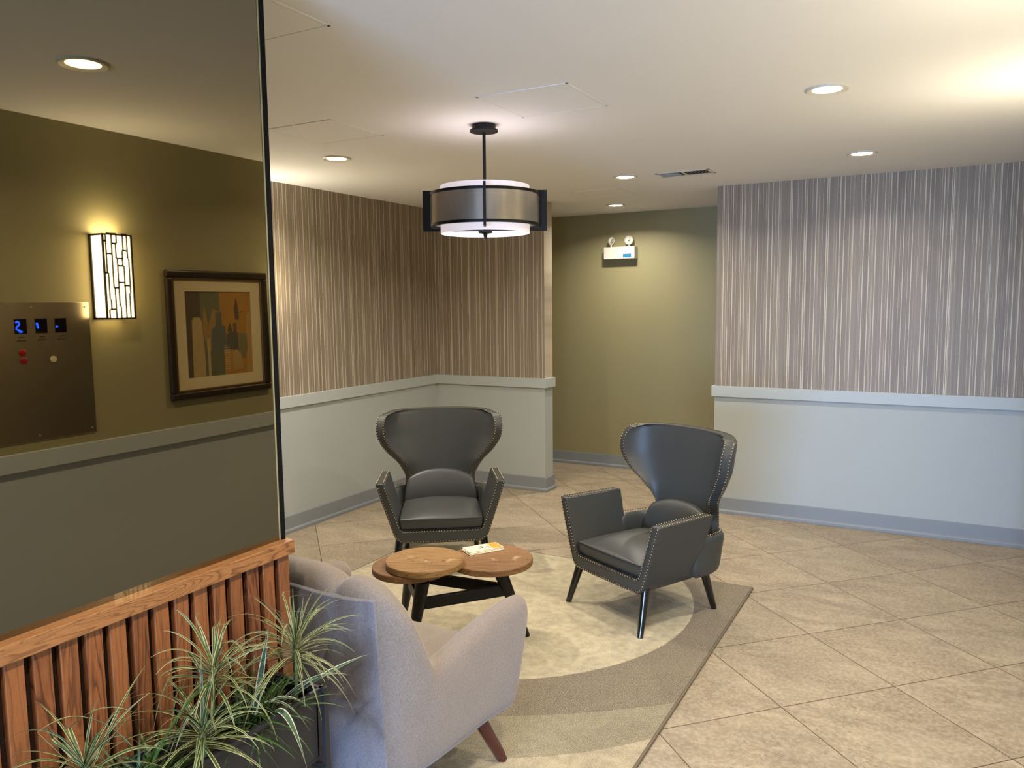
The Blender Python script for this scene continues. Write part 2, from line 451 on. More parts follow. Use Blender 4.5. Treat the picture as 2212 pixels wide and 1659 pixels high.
# left wall: wallpaper above the rail, painted wainscot below
m = MB(); m.box(XL-.12, XL, -4.2, YB, 1.0, CZ); m.mi = 1; m.box(XL-.12, XL, -4.2, YB, 0, 1.0)
wl = structure(m.build('wall_left', ['wallpaper_y', 'wainscot_paint']))
WT = .165
XW = -3.2366
m = MB(); m.box(XL-.12, XW, YB, YB+WT, 1.0, CZ); m.mi = 1; m.box(XL-.12, XW, YB, YB+WT, 0, 1.0)
wc = structure(m.build('wall_center', ['wallpaper_x', 'wainscot_paint']))
XR = -1.645
m = MB(); m.box(XR, 3.2, YB, YB+WT, 1.0, CZ); m.mi = 1; m.box(XR, 3.2, YB, YB+WT, 0, 1.0)
wr = structure(m.build('wall_right', ['wallpaper_x', 'wainscot_paint']))
m = MB(); m.box(-8, 3.2, YC, YC+.12, 0, CZ)
wk = structure(m.build('wall_back', 'olive_paint'))
m = MB(); m.box(XE, XE+.12, -3.0, YEL, 1.0, CZ); m.mi = 1; m.box(XE, XE+.12, -3.0, YEL, 0, 1.0)
we = structure(m.build('wall_elevator', ['olive_paint', 'wainscot_paint']))
m = MB(); m.box(-8.12, -8, -4.2, YC, 0, CZ); structure(m.build('wall_far_left', 'olive_paint'))
m = MB(); m.box(-8, -2.3, -4.3, -4.2, 0, CZ); m.box(.9, 3.2, -4.3, -4.2, 0, CZ); m.box(-2.3, .9, -4.3, -4.2, 2.35, CZ)
structure(m.build('wall_entrance', 'olive_paint'))
m = MB(); m.box(3.2, 3.3, -4.2, YC, 0, CZ); structure(m.build('wall_far_right', 'olive_paint'))

# chair rails: flat board with a small lip, mitred round the wall ends
def path_strip(name, mat, path, prof, kind='structure', bevel=.002):
    """sweep prof [(out, z)] along an xy polyline; 'out' is to the right-hand side of travel"""
    m = MB(); rows = []
    P = [Vector(p) for p in path]
    for i, p in enumerate(P):
        ns = []
        for a, b in ((i-1, i), (i, i+1)):
            if a < 0 or b >= len(P): continue
            d = (P[b]-P[a]).normalized(); ns.append(Vector((d.y, -d.x)))
        n = ns[0] if len(ns) == 1 else (ns[0]+ns[1])/(1+ns[0].dot(ns[1]))
        rows.append([(p.x+n.x*o, p.y+n.y*o, z) for o, z in prof])
    m.grid(rows, closed_u=True, cap=True)
    o = m.build(name, mat, bevel=bevel); o['kind'] = kind
    return o
rail_prof = [(0, RAILB), (.022, RAILB), (.022, RAILT), (0, RAILT)]
base_prof = [(0, 0), (.026, 0), (.026, .022), (.022, .03), (.014, .034), (.014, .135), (0, .135)]
left_path = [(XL, -1), (XL, YB), (XW, YB), (XW, YB+WT), (XL, YB+WT)]
path_strip('trim_1', 'rail_paint', left_path, rail_prof)
right_path = [(3.1, YB+WT), (XR, YB+WT), (XR, YB), (3.1, YB)]
path_strip('trim_2', 'rail_paint', right_path, rail_prof)
path_strip('trim_3', 'rail_paint', [(XE, YEL), (XE, -2.9)], rail_prof)
path_strip('baseboard_left', 'base_paint', left_path, base_prof)
path_strip('baseboard_right', 'base_paint', right_path, base_prof)
path_strip('baseboard_back', 'base_paint', [(-7.9, YC), (3.1, YC)], base_prof)
path_strip('baseboard_elevator', 'base_paint', [(XE, YEL), (XE, -2.9)], base_prof)

# divider wall that carries the mirror and the oak slats
ME = 1.672            # far end of the divider
m = MB(); m.box(XM-.16, XM-.004, -3.0, ME, 0, CZ)
structure(m.build('wall_divider', 'oak_shadow'))
t = thing('wall_mirror', (XM, 0, 1.088), 'large bronze tinted mirror above the oak slats, reaching the ceiling', 'mirror')
m = MB(); m.box(-.004, 0, -2.9, ME-.016, 0, CZ-1.088); m.build('mirror_glass', 'bronze_mirror', t)
m = MB(); m.box(-.004, .003, ME-.016, ME-.0128, 0, CZ-1.088); m.build('polished_edge', 'mirror_edge', t)
m = MB(); m.box(-.004, .006, ME-.0128, ME+.004, 0, CZ-1.088); m.build('edge_trim', 'mirror_trim', t, bevel=.001)

t = thing('slatted_paneling', (XM, 0, 0), 'oak slat wainscot with a flat cap rail under the mirror', 'wall paneling')
m = MB()
for k in range(-40, 14):
    y0 = .8545 + .05963*k
    m.pc = (random.random(), random.random(), random.random(), 1)
    m.box(.002, .021, y0, y0+.0405, .02, 1.05)
m.build('slats', 'oak_slat', t, bevel=.0015)
m = MB(); m.pc = (.1, .4, .2, 1); m.box(-.001, .036, -2.9, 1.682, 1.047, 1.088); m.box(-.16, -.001, ME+.0045, 1.682, 1.047, 1.088)
m.build('cap_rail', 'oak_cap', t, bevel=.002)

# ------------------------------------------------------------------ ceiling fixtures
def downlight(x, y, label, power=30, spot=2.0):
    t = thing('recessed_downlight', (x, y, CZ), label, 'ceiling light', group='recessed ceiling downlights')
    m = MB(); m.lathe([(.062, .002), (.092, .002), (.092, -.006), (.086, -.010), (.064, -.004)], 40, closed=True); m.build('trim_ring', 'white_plastic', t, smooth=40)
    m = MB(); m.lathe([(.0, -.0035), (.064, -.0035), (.062, .0), (.0, .0)], 40, closed=False); m.build('lens', 'lamp_glow', t, smooth=40)
    l = D.lights.new('downlight_lamp', 'AREA'); l.shape = 'DISK'; l.size = .12; l.energy = power; l.color = WARM; l.spread = math.radians(150)
    o = D.objects.new('downlight_lamp', l); COL.objects.link(o); o.parent = t; o.location = (0, 0, -.02)
    return t
DL = [(-3.435, 3.95, 'recessed round downlight over the left wallpaper wall, left of the pendant lamp'),
      (-.486, 3.835, 'recessed round downlight at upper right, the largest one on the white ceiling'),
      (-.487, 5.594, 'recessed round downlight at right, close to the right wallpaper wall'),
      (-2.12, 5.66, 'recessed round downlight just left of the ceiling vent'),
      (-2.802, 7.22, 'recessed round downlight above the emergency light in the corridor'),
      (-.487, 1.94, 'recessed round downlight seen reflected in the bronze mirror')]
for (x, y, lb), pw in zip(DL, (25, 18, 8, 15, 15, 19)): downlight(x, y, lb, pw)
for x, y, lb in ((-.487, .15, 'unseen downlight added as fill over the lobby floor behind the viewer'), (-.487, -1.7, 'unseen downlight added as fill nearest the glazed entrance')):
    downlight(x, y, lb, 21)  # unseen lamps added behind the viewer as ambient fill

def hatch(x0, x1, y0, y1, label):
    """flush access panel: thin recess line round a flat door"""
    t = thing('ceiling_access_panel', ((x0+x1)/2, (y0+y1)/2, CZ), label, 'access panel', group='ceiling access panels')
    a, b = (x1-x0)/2, (y1-y0)/2
    m = MB()
    m.box(-a, a, -b, -b+.012, -.003, .0); m.box(-a, a, b-.012, b, -.003, .0); m.box(-a, -a+.012, -b, b, -.003, 0); m.box(a-.012, a, -b, b, -.003, 0)
    m.build('panel_frame', 'ceiling_paint', t, bevel=.001)
    m = MB(); m.box(-a+.014, a-.014, -b+.014, b-.014, -.0022, 0); m.build('panel_door', 'ceiling_paint', t)
    m = MB(); m.box(a-.0135, a-.0125, -b+.014, b-.014, -.0012, 0); m.box(-a+.014, a-.014, -b+.0125, -b+.0135, -.0012, 0)
    m.build('panel_gap', 'seam_dark', t)
hatch(-1.90, -1.44, 3.14, 3.60, 'flush white access panel in the ceiling right above the pendant lamp canopy')
hatch(-3.20, -2.75, 3.12, 3.56, 'flush white access panel in the ceiling between mirror and pendant lamp')
hatch(-2.30, -1.84, 1.68, 2.11, 'flush white access panel in the ceiling at the top of the mirror edge')
hatch(-2.79, -2.36, 6.16, 6.60, 'flush white access panel in the corridor ceiling between two downlights')
hatch(-3.06, -2.68, 7.42, 7.80, 'small access panel in the corridor ceiling next to the back wall')

t = thing('ceiling_vent', (-1.685, 5.735, CZ), 'white two-way air vent with dark slots in the ceiling', 'air vent', rz=.0)
m = MB()
for a in ((-.20, .20, -.10, -.075), (-.20, .20, .075, .10), (-.20, -.175, -.10, .10), (.175, .20, -.10, .10)):
    m.box(a[0], a[1], a[2], a[3], -.005, 0)
m.build('vent_frame', 'vent_white', t, bevel=.002)
m = MB(); m.box(-.175, .175, -.075, .075, -.002, 0); m.build('vent_opening', 'vent_dark', t)
m = MB()
for k in range(5):
    M = Matrix.Translation((0, -.056+.028*k, -.004)) @ Matrix.Rotation(.6, 4, 'X'); m.box(-.174, -.03, -.012, .012, -.0006, .0006, M)
for k in range(7):
    M = Matrix.Translation((.024+.023*k, 0, -.004)) @ Matrix.Rotation(.7, 4, 'Y'); m.box(-.003, .003, -.074, .074, -.0006, .0006, M)
m.build('vent_louvres', 'vent_white', t)
m = MB(); m.box(-.012, .004, -.075, .075, -.005, -.001); m.build('vent_divider', 'vent_white', t)

# ------------------------------------------------------------------ pendant lamp
PX, PY = -2.153, 3.64
t = thing('pendant_lamp', (PX, PY, CZ), 'black-framed drum pendant lamp with brushed metal band and white shade', 'pendant lamp', rz=math.radians(30.2))
m = MB(); m.lathe([(0, 0), (.062, 0), (.062, -.022), (.074, -.026), (.074, -.036), (.03, -.044), (0, -.044)], 40); m.build('canopy', 'black_metal', t, smooth=35)
m = MB(); m.tube([(0, 0, -.04), (0, 0, -.60)], .0085, 12); m.build('rod', 'black_metal', t, smooth=40)
zt, zb = 2.405-CZ, 2.158-CZ
m = MB(); m.lathe([(.2375, zt), (.2375, zb), (.2345, zb), (.2345, zt)], 72, closed=True); m.build('inner_shade', 'opal_white', t, smooth=40)
m = MB(); m.lathe([(0, zb+.030), (.2340, zb+.030), (.2340, zb+.034), (0, zb+.034)], 72); m.build('diffuser', 'opal_disc', t, smooth=40)
bt, bb = 2.362-CZ, 2.199-CZ
m = MB(); m.lathe([(.288, bt-.004), (.288, bb+.004), (.2865, bb+.004), (.2865, bt-.004)], 96, closed=True); m.build('metal_band', 'brushed_band', t, smooth=40)
m = MB()
for z in (bt, bb): m.lathe([(.292, z+.007), (.292, z-.007), (.275, z-.007), (.275, z+.007)], 96, closed=True)
m.build('band_ring', 'black_metal', t, smooth=40)
ft, fb = 2.385-CZ, 2.172-CZ
for a in (0, PI/2):
    R = Matrix.Rotation(a, 4, 'Z'); m = MB()
    for s in (-1, 1):
        x0, x1 = sorted((s*.330, s*.290)); m.box(x0, x1, -.007, .007, fb, ft, R)
        x0, x1 = sorted((s*.290, s*.262)); m.box(x0, x1, -.007, .007, ft-.018, ft, R)
    m.box(-.29, .29, -.006, .006, fb, fb+.014, R)
    m.box(-.29, .29, -.006, .006, ft-.018, ft-.004, R)
    m.build('cross_frame', 'black_metal', t, bevel=.001)
m = MB(); m.lathe([(0, fb+.002), (.037, fb+.0), (.037, fb-.010), (.012, fb-.014), (.008, fb-.034), (0, fb-.036)], 32); m.build('finial', 'black_metal', t, smooth=35)
l = D.lights.new('pendant_bulb', 'POINT'); l.energy = 1.1; l.color = (1, .90, .88); l.shadow_soft_size = .08
o = D.objects.new('pendant_bulb', l); COL.objects.link(o); o.parent = t; o.location = (0, 0, zt-.04)
l = D.lights.new('pendant_down', 'AREA'); l.shape = 'DISK'; l.size = .42; l.energy = 3.5; l.color = (1, .86, .80)
o = D.objects.new('pendant_down', l); COL.objects.link(o); o.parent = t; o.location = (0, 0, fb-.045)

# ------------------------------------------------------------------ wall sconces
def sconce(loc, rz, label, power=2.6):
    """local frame: wall plane y=0, fixture projects to -y, width along x"""
    t = thing('wall_sconce', loc, label, 'wall lamp', rz=rz, group='box wall sconces')
    W, Dp, H = .085, .115, .222
    m = MB(); m.box(-W+.006, W-.006, -Dp+.006, -.004, -H+.006, H-.006); m.build('diffuser', 'sconce_glow', t)
    m = MB()
    # corner posts and rims
    for s in (-1, 1):
        x0, x1 = sorted((s*W, s*(W-.010)))
        m.box(x0, x1, -Dp, -Dp+.010, -H, H); m.box(x0, x1, -.016, 0, -H, H)
        for z in (-H, H-.010): m.box(x0, x1, -Dp, 0, z, z+.010)
    for z in (-H, H-.008): m.box(-W, W, -Dp, -Dp+.010, z, z+.008); m.box(-W, W, -.01, 0, z, z+.008)
    m.build('frame', 'black_metal', t)
    m = MB(); r = random.Random(5)
    # irregular fretwork on the front
    xs = [-.085, -.054, -.024, .006, .034, .060, .085]
    for i in range(1, len(xs)-1):
        z = -H
        while z < H:
            z2 = min(H, z + r.uniform(.05, .19)); dx = r.choice((-.006, 0, 0, .006))
            m.box(xs[i]+dx-.0036, xs[i]+dx+.0036, -Dp-.001, -Dp+.005, z, z2)
            if r.random() < .6:
                j = xs[i+1] if r.random() < .5 else xs[i-1]
                a, b = sorted((xs[i], j)); m.box(a, b, -Dp-.001, -Dp+.005, z2-.005, z2+.005)
            z = z2
    m.build('fretwork', 'black_metal', t)
    l = D.lights.new('sconce_lamp', 'AREA'); l.shape = 'RECTANGLE'; l.size = .14; l.size_y = .09; l.energy = power; l.color = (1, .93, .78)
    o = D.objects.new('sconce_lamp', l); COL.objects.link(o); o.parent = t; o.location = (0, -.06, H+.002); o.rotation_euler = (PI, 0, 0)
    return t
sconce((XE, 2.643, 1.948), -PI/2, 'lit box sconce with black fretwork, reflected in the mirror beside the framed print')
sconce((XE, 4.08, 1.948), -PI/2, 'lit box sconce on the elevator wall, just beyond the mirror reflection')
sconce((XL, 4.185, 1.948), PI/2, 'lit box sconce on the left wallpaper wall, seen edge-on beside the mirror')

# ------------------------------------------------------------------ elevator wall items, seen in the mirror (local x runs along +y of the room)
def on_wall(name, y, z, label, cat):   # local: x -> world y, y -> world x
    t = thing(name, (XE, y, z), label, cat)
    return t
t = on_wall('framed_print', 3.375, 1.62, 'framed city skyline print with cream mat, seen in the mirror', 'picture')
W, H = .383, .381
m = MB()
for a, b, c, d in ((-W, W, H-.042, H), (-W, W, -H, -H+.042)): m.box(-.032, -.002, a, b, c, d)
for a, b in ((-W, -W+.042), (W-.042, W)): m.box(-.032, -.002, a, b, -H+.042, H-.042)
m.build('frame', 'frame_bronze', t, bevel=.010, bseg=3)
m = MB(); w2, h2 = W-.042, H-.042
for a, b, c, d in ((-w2, w2, h2-.014, h2), (-w2, w2, -h2, -h2+.014)): m.box(-.022, -.004, a, b, c, d)
for a, b in ((-w2, -w2+.014), (w2-.014, w2)): m.box(-.022, -.004, a, b, -h2+.014, h2-.014)
m.build('inner_moulding', 'frame_gilt', t, bevel=.003)
m = MB(); aw, ah = .25, .258
for a, b, c, d in ((-w2, w2, ah, h2), (-w2, w2, -h2, -ah)): m.box(-.010, -.004, a, b, c, d)
for a, b in ((-w2, -aw), (aw, w2)): m.box(-.010, -.004, a, b, -ah, ah)
m.build('mat_board', 'mat_board', t)
m = MB()
def rect(u0, u1, v0, v1, rgb, d):   # u: 0 left..1 right in the reflection (= toward +y), v: 0 bottom..1 top
    m.pc = tuple(q/255 for q in rgb)+(1,); y0, y1 = -aw+u0*2*aw, -aw+u1*2*aw; z0, z1 = -ah+v0*2*ah, -ah+v1*2*ah
    m.box(-.005-d*.0003, -.004, y0, y1, z0, z1)
def poly(pts, rgb, d):
    m.pc = tuple(q/255 for q in rgb)+(1,); m.prism([(-aw+u*2*aw, -ah+v*2*ah) for u, v in pts], -.005-d*.0003, -.004, 'yz')
rect(0, 1, 0, 1, (196, 136, 44), 0)
rect(0, .24, 0, 1, (84, 66, 46), 1); rect(.22, .51, 0, 1, (112, 112, 78), 1.2)
poly([(.24, .55), (.27, .86), (.33, .6), (.4, .8), (.5, .76), (.52, .3), (.3, .3)], (176, 138, 70), 2)
rect(.30, .34, 0, .45, (200, 176, 118), 5)
poly([(.08, 0), (.09, .66), (.12, .70), (.20, .70), (.23, .66), (.28, 0)], (206, 176, 116), 4)
poly([(.36, .2), (.37, .55), (.44, .60), (.44, .75), (.53, .76), (.53, .6), (.58, .59), (.60, .2)], (96, 104, 92), 3)
rect(.26, .56, 0, .3, (104, 108, 74), 4.4)
poly([(.60, .2), (.60, .48), (.66, .52), (.78, .5), (.78, .28)], (84, 90, 80), 3.5)
poly([(.78, .3), (.80, .5), (.92, .48), (.93, .3), (.88, .18), (.82, .2)], (138, 124, 78), 4)
poly([(.90, .0), (.92, .70), (1, .78), (1, 0)], (206, 158, 78), 3)
rect(.55, .70, 0, .30, (190, 138, 62), 4.8)
for k in range(11): rect(.55, .64, .07+k*.028, .078+k*.028, (226, 198, 136), 5.5+k*.02)
poly([(.68, .05), (.68, .27), (.74, .30), (.82, .24), (.86, .05)], (198, 160, 98), 5)
poly([(.745, .66), (.735, .80), (.765, .93), (.80, .80), (.805, .66)], (70, 60, 40), 4)
for k in range(7): rect(.745, .80, .67+k*.03, .676+k*.03, (160, 120, 50), 6+k*.02)
poly([(.62, .52), (.64, .6), (.66, .62), (.69, .52)], (84, 74, 50), 4.2); rect(.71, .76, .45, .62, (110, 96, 60), 4.3)
rect(.72, .745, .30, .55, (92, 84, 58), 5.1)
rect(.84, .875, .755, .762, (90, 76, 44), 4)
m.build('skyline_print', 'skyline_print', t)

t = on_wall('elevator_call_panel', 2.233, 1.474, 'brushed steel elevator panel with blue displays, reflected at the left of the mirror', 'control panel')
m = MB(); m.box(-.006, 0, -.30, .30, -.343, .343); m.build('face_plate', 'steel_plate', t, bevel=.002)
for y in (-.26, 0, .275):
    for z in (.318, -.318):
        m = MB(); m.sphere((-.006, y, z), .006, (.5, 1, 1), 10, 8); m.build('screw', 'nail_brass', t, smooth=60)
for k, y in enumerate((-.055, .045, .143)):
    m = MB(); m.box(-.0075, -.005, y-.029, y+.029, .190, .262); d = m.build('display', 'display_black', t)
    m = MB()
    # what the mirror shows as a 2, a 1 and a dot (world +y is to the right in the reflection)
    def stroke(pts, r=.0042): m.tube([(-.0082, y+a, .226+b) for a, b in pts], r, 8)
    if k == 0:
        stroke([(-.024, .018), (-.016, .024), (-.008, .020), (-.006, .010), (-.012, .003), (-.020, -.003), (-.022, -.012), (-.014, -.018), (-.004, -.020)])
        m.sphere((-.0082, y-.002, .226-.026), .008, (.2, 1.2, .7), 10, 8)
    elif k == 1: stroke([(-.024, .016), (-.020, .006), (-.018, -.012)], .005)
    else: m.sphere((-.0082, y-.021, .226-.006), .006, (.2, 1, 1), 10, 8)
    m.build('floor_number', 'display_blue', d, smooth=50)
    m = MB()
    for r_, (a, b) in enumerate(((-.012, .014), (-.022, .022))): m.box(-.0066, -.005, y+a, y+b, .170-r_*.016, .176-r_*.016)
    m.build('caption_plate', 'display_label', t)
for y, z in ((-.055, .098), (-.052, .058)):
    m = MB(); m.lathe([(0, 0), (.017, 0), (.017, .004), (.012, .007), (0, .007)], 24)
    o = m.build('red_button', 'red_button', t, smooth=40); o.location = (-.006, y, z); o.rotation_euler = (0, -PI/2, 0)
m = MB(); m.lathe([(0, 0), (.016, 0), (.016, .004), (0, .006)], 24)
o = m.build('round_button', 'cream_button', t, smooth=40); o.location = (-.006, .094, .058); o.rotation_euler = (0, -PI/2, 0)

# ------------------------------------------------------------------ emergency light in the corridor
t = thing('emergency_light', (-2.976, YC, 2.30), 'white emergency light box with two lamp heads on the olive wall', 'emergency light')
m = MB(); m.box(-.17, .17, -.10, 0, -.06, .065); m.build('battery_box', 'white_plastic', t, bevel=.004)
m = MB(); m.box(.045, .135, -.1015, -.099, -.048, -.012); m.build('blue_label', 'blue_label', t)
for x, rx, rz in ((-.105, .35, 1.45), (.095, 0, .15)):
    m = MB(); m.tube([(x, -.05, .06), (x, -.05, .085)], .009, 10); arm = m.build('lamp_neck', 'white_plastic', t, smooth=40)
    m = MB(); m.lathe([(0, -.025), (.030, -.022), (.046, .0), (.046, .014), (.040, .018), (.034, .012), (0, .010)], 28)
    o = m.build('lamp_head', 'white_plastic', t, smooth=35); o.location = (x, -.055, .13); o.rotation_euler = (PI/2+rx, 0, rz)
    m = MB(); m.sphere((0, 0, .014), .010, (1, 1, .6), 10, 8); b_ = m.build('bulb', 'steel_plate', o, smooth=60)

# ------------------------------------------------------------------ rug
t = thing('area_rug', (0, 0, 0), 'rectangular rug with a big cream circle on brown and grey bands', 'rug')
RX0, RX1, RY0, RY1 = -3.40, -.962, 1.79, 4.832
m = MB(); n = 40
m.box(RX0+.006, RX1-.006, RY0+.006, RY1-.006, .001, .012); m.build('pile', 'rug_pile', t)
m = MB()
path = [(RX0, RY0), (RX1, RY0), (RX1, RY1), (RX0, RY1)]
for a, b in zip(path, path[1:]+path[:1]):
    A, B = Vector((*a, .006)), Vector((*b, .006)); m.tube([A, B], .0068, 8)
m.build('bound_edge', 'rug_edge', t, smooth=50)

# ------------------------------------------------------------------ wingback chairs
# local frame: x = chair's right as drawn, y = back, z up, origin on the floor below the front face
WB = [(.44, .228), (.507, .214), (.569, .218), (.650, .252), (.722, .316), (.784, .357), (.830, .380), (.896, .390), (.946, .388), (.975, .380), (1.003, .356), (1.018, .318)]
def wing_chair():
    t = thing('wingback_chair', (0, 0, 0), '', 'armchair', group='grey leather wingback chairs')
    NA = []
    def nails_along(pts, step=.0185, off=(0, 0, 0)):
        acc = 0; P = [Vector(p) for p in pts]
        for a, b in zip(P, P[1:]):
            L = (b-a).length; d = -acc
            while d + step <= L + 1e-9:
                d += step; NA.append(a.lerp(b, d/L) + Vector(off))
            acc = L - d
    # --- front U band + arms + base, one upholstered shell
    def outer(z):
        return curve([(.215, .262), (.235, .292), (.27, .312), (.33, .332), (.42, .362), (.52, .394), (.615, .422)], z)
    def inner(z): return outer(z) - .056
    zs = [.300, .315, .34, .38, .43, .48, .53, .575, .615]
    zo = [.262, .30, .34, .38, .43, .48, .53, .575, .615]
    m = MB()
    OU = [(-outer(z), z) for z in zo[::-1]] + [(-.292, .235), (-.262, .216), (-.12, .213), (.12, .213), (.262, .216), (.292, .235)] + [(outer(z), z) for z in zo]
    IN = [(-inner(z), z) for z in zs[::-1]] + [(-.262, .296), (-.245, .290), (-.12, .290), (.12, .290), (.245, .290), (.262, .296)] + [(inner(z), z) for z in zs]
    def depth_rear(z): return .418 - (.615-z)*.06
    n = len(OU)
    rows = [[(x, 0, z) for x, z in OU], [(x*.965, depth_rear(z), z) for x, z in OU], [(x*.965, depth_rear(z), z) for x, z in IN], [(x, 0, z) for x, z in IN]]
    V = m.grid(rows, closed_v=True)
    for j in (0, n-1): m.face([V[k][j] for k in range(4)])
    m.build('arm_frame', 'leather', t, bevel=.005, bseg=2, smooth=38)
    ou = [(x, -.003, z) for x, z in [(-outer(z)+.008, z) for z in [.605, .56, .5, .44, .38, .32, .28, .25]] + [(-.262, .228), (-.24, .224), (.24, .224), (.262, .228)] + [(outer(z)-.008, z) for z in [.25, .28, .32, .38, .44, .5, .56, .605]]]
    iu = [(x, -.003, z) for x, z in [(-inner(z)-.008, z) for z in [.605, .56, .5, .44, .38, .33]] + [(-.268, .300), (-.245, .291), (.245, .291), (.268, .300)] + [(inner(z)+.008, z) for z in [.33, .38, .44, .5, .56, .605]]]
    nails_along(ou); nails_along(iu)
    for s in (-1, 1):
        nails_along([(s*(.424-.007), .008, .618), (s*(.409-.007), .41, .618)]); nails_along([(s*(.368+.007), .008, .618), (s*(.355+.007), .41, .618)])
    # --- lower body wrapping round the back
    m = MB(); rows = []
    st = []
    for s in (1, -1):
        side = [(s*.338, .36, 0), (s*.335, .46, 0), (s*.326, .55, 0), (s*.300, .615, .5), (s*.250, .650, .85)]
        st = st + side if s == 1 else st + [(0.12, .664, 1), (0, .666, 1), (-.12, .664, 1)] + side[::-1]
    for x, y, k in st:
        c = Vector((0, .30)); r = Vector((x, y))-c
        def P_(f, z, din=0):
            q = c + r*f; rr = r.normalized()*din; return (q.x-rr.x, q.y-rr.y, z)
        top = .468 if k < .9 else .50
        rows.append([P_(.86, .225), P_(.95, .235), P_(.985, .27), P_(1.0, .34), P_(1.03, .42), P_(1.03, top), P_(1.03, top, .05), P_(1.0, .40, .055), P_(.98, .30, .06), P_(.86, .26, .06)])
    m.grid(rows, closed_u=True, cap=True); m.build('body', 'leather', t, sub=2)
    m = MB(); m.box(-.27, .27, .03, .60, .228, .305); m.build('seat_base', 'leather', t, bevel=.01)
    for s in (-1, 1):
        nails_along([(s*.336, .385, .476), (s*.332, .48, .476), (s*.312, .58, .476), (s*.262, .64, .478)])
    # --- winged back
    nu, nv = 33, 30; th = .062
    def S(u, v):
        z = .44 + (1.018-.44)*v
        w_ = curve(WB, z)
        yc = lerp(.600, .672, (z-.44)/.578)
        fwd = curve([(.44, .02), (.55, .03), (.66, .09), (.77, .155), (.90, .180), (.98, .150), (1.018, .095)], z)
        x = w_*math.sin(u*PI/2*.86)/math.sin(PI/2*.86)
        return Vector((x, yc - fwd*abs(u)**2.3, z - .010*(u*u if v > .97 else 0)))
    def Nn(u, v):
        e = 1e-3; a = S(min(1, u+e), v)-S(max(-1, u-e), v); b = S(u, min(1, v+e))-S(u, max(0, v-e))
        n_ = b.cross(a); n_.z = 0; n_.normalize()
        return n_ if n_.y > 0 else -n_
    vs = [0, .04, .09, .15, .21, .27, .33, .39, .45, .51, .57, .62, .67, .72, .77, .81, .85, .88, .91, .935, .955, .972, .986, 1.0]
    us = [-1+2*i/(nu-1) for i in range(nu)]
    front = [[S(u, v) for u in us] for v in vs]; back = [[S(u, v)+Nn(u, v)*th for u in us] for v in vs]
    m = MB()
    V1 = m.grid(front); V2 = m.grid(back)
    for i in range(len(vs)-1):
        for j in (0, nu-1): m.face([V1[i][j], V1[i+1][j], V2[i+1][j], V2[i][j]])
    for j in range(nu-1):
        for i in (0, len(vs)-1): m.face([V1[i][j], V1[i][j+1], V2[i][j+1], V2[i][j]])
    m.build('wing_back', 'leather', t, smooth=50, bevel=.007, bseg=3)
    ed = []
    for j, s in ((0, -1), (-1, 1)):
        f = [front[i][j] for i in range(len(vs))]; b_ = [back[i][j] for i in range(len(vs))]
        q1 = [a.lerp(b, .10)+Vector((s*.001, 0, 0)) for a, b in zip(f, b_)]; q2 = [a.lerp(b, .90)+Vector((s*.001, 0, 0)) for a, b in zip(f, b_)]
        nails_along(q1); nails_along(q2)
        # nails seen from the front, on the inside face margin
    # top edge piping
    m = MB(); m.tube([front[-1][j].lerp(back[-1][j], .06)+Vector((0, 0, .001)) for j in range(2, nu-2)], .0022, 6)
    m.tube([front[-1][j].lerp(back[-1][j], .94)+Vector((0, 0, .001)) for j in range(2, nu-2)], .0022, 6)
    m.build('piping', 'leather_piping', t, smooth=60)
    # --- lumbar pad
    m = MB(); rows = []
    for j in range(17):
        a = -1+2*j/16
        top = .530 + .062*(1-abs(a)**2.4)
        yb = .612 - .03*a*a; row = []
        for k in range(10):
            z = lerp(.34, top, k/9); bulge = .030*math.sin(PI*min(1, (k+.5)/9.5))**.6
            row.append((a*lerp(.275, .238, k/9), yb-.012-bulge*(1-.3*a*a)-.05*(1-(z-.34)/.25), z))
        rows.append(row + [(.24*a, yb+.02, top-.01), (.27*a, yb+.02, .34)])
    m.grid(rows, closed_u=True, cap=True); m.build('lumbar_pad', 'leather', t, sub=1)
    # inside corners between pad and arms
    # --- seat cushion
    m = MB(); rows = []; nx, ny = 15, 11
    def top_z(a, b): return .372 + .050*(1-abs(a)**3)*(1-abs(b)**4)
    us2 = [-1, -.97, -.9]+[-.75+1.5*i/8 for i in range(9)]+[.9, .97, 1]
    vs2 = [-1, -.97, -.9]+[-.7+1.4*i/6 for i in range(7)]+[.9, .97, 1]
    def CP(a, b, z):
        hw = lerp(.278, .262, (b+1)/2); y = .285 + .270*b
        k = 1 - .03*(abs(b)**8)
        return (hw*a*k, y - .006*(1-a*a)*(b < 0), z)
    T = [[CP(a, b, top_z(a, b)) for a in us2] for b in vs2]; Bt = [[CP(a*.985, b*.985, .302) for a in us2] for b in vs2]
    Md = [[CP(a*1.005, b*1.005, .338) for a in us2] for b in vs2]
    V1 = m.grid(T); V2 = m.grid(Bt)
    def ring(rows_):
        return [rows_[0][j] for j in range(len(us2))]+[rows_[i][-1] for i in range(1, len(vs2))]+[rows_[-1][j] for j in range(len(us2)-2, -1, -1)]+[rows_[i][0] for i in range(len(vs2)-2, 0, -1)]
    r1, r3 = ring(V1), ring(V2); r2 = [m.v(p) for p in ring(Md)]
    k = len(r1)
    for i in range(k):
        m.face([r1[i], r1[(i+1) % k], r2[(i+1) % k], r2[i]]); m.face([r2[i], r2[(i+1) % k], r3[(i+1) % k], r3[i]])
    m.build('seat_cushion', 'leather', t, sub=1)
    m = MB(); fr = [(CP(a*1.0, -1.0, 0)[0], CP(a, -1, 0)[1]-.002, .371) for a in us2]; m.tube(fr, .003, 8); m.build('cushion_piping', 'leather', t, smooth=60)
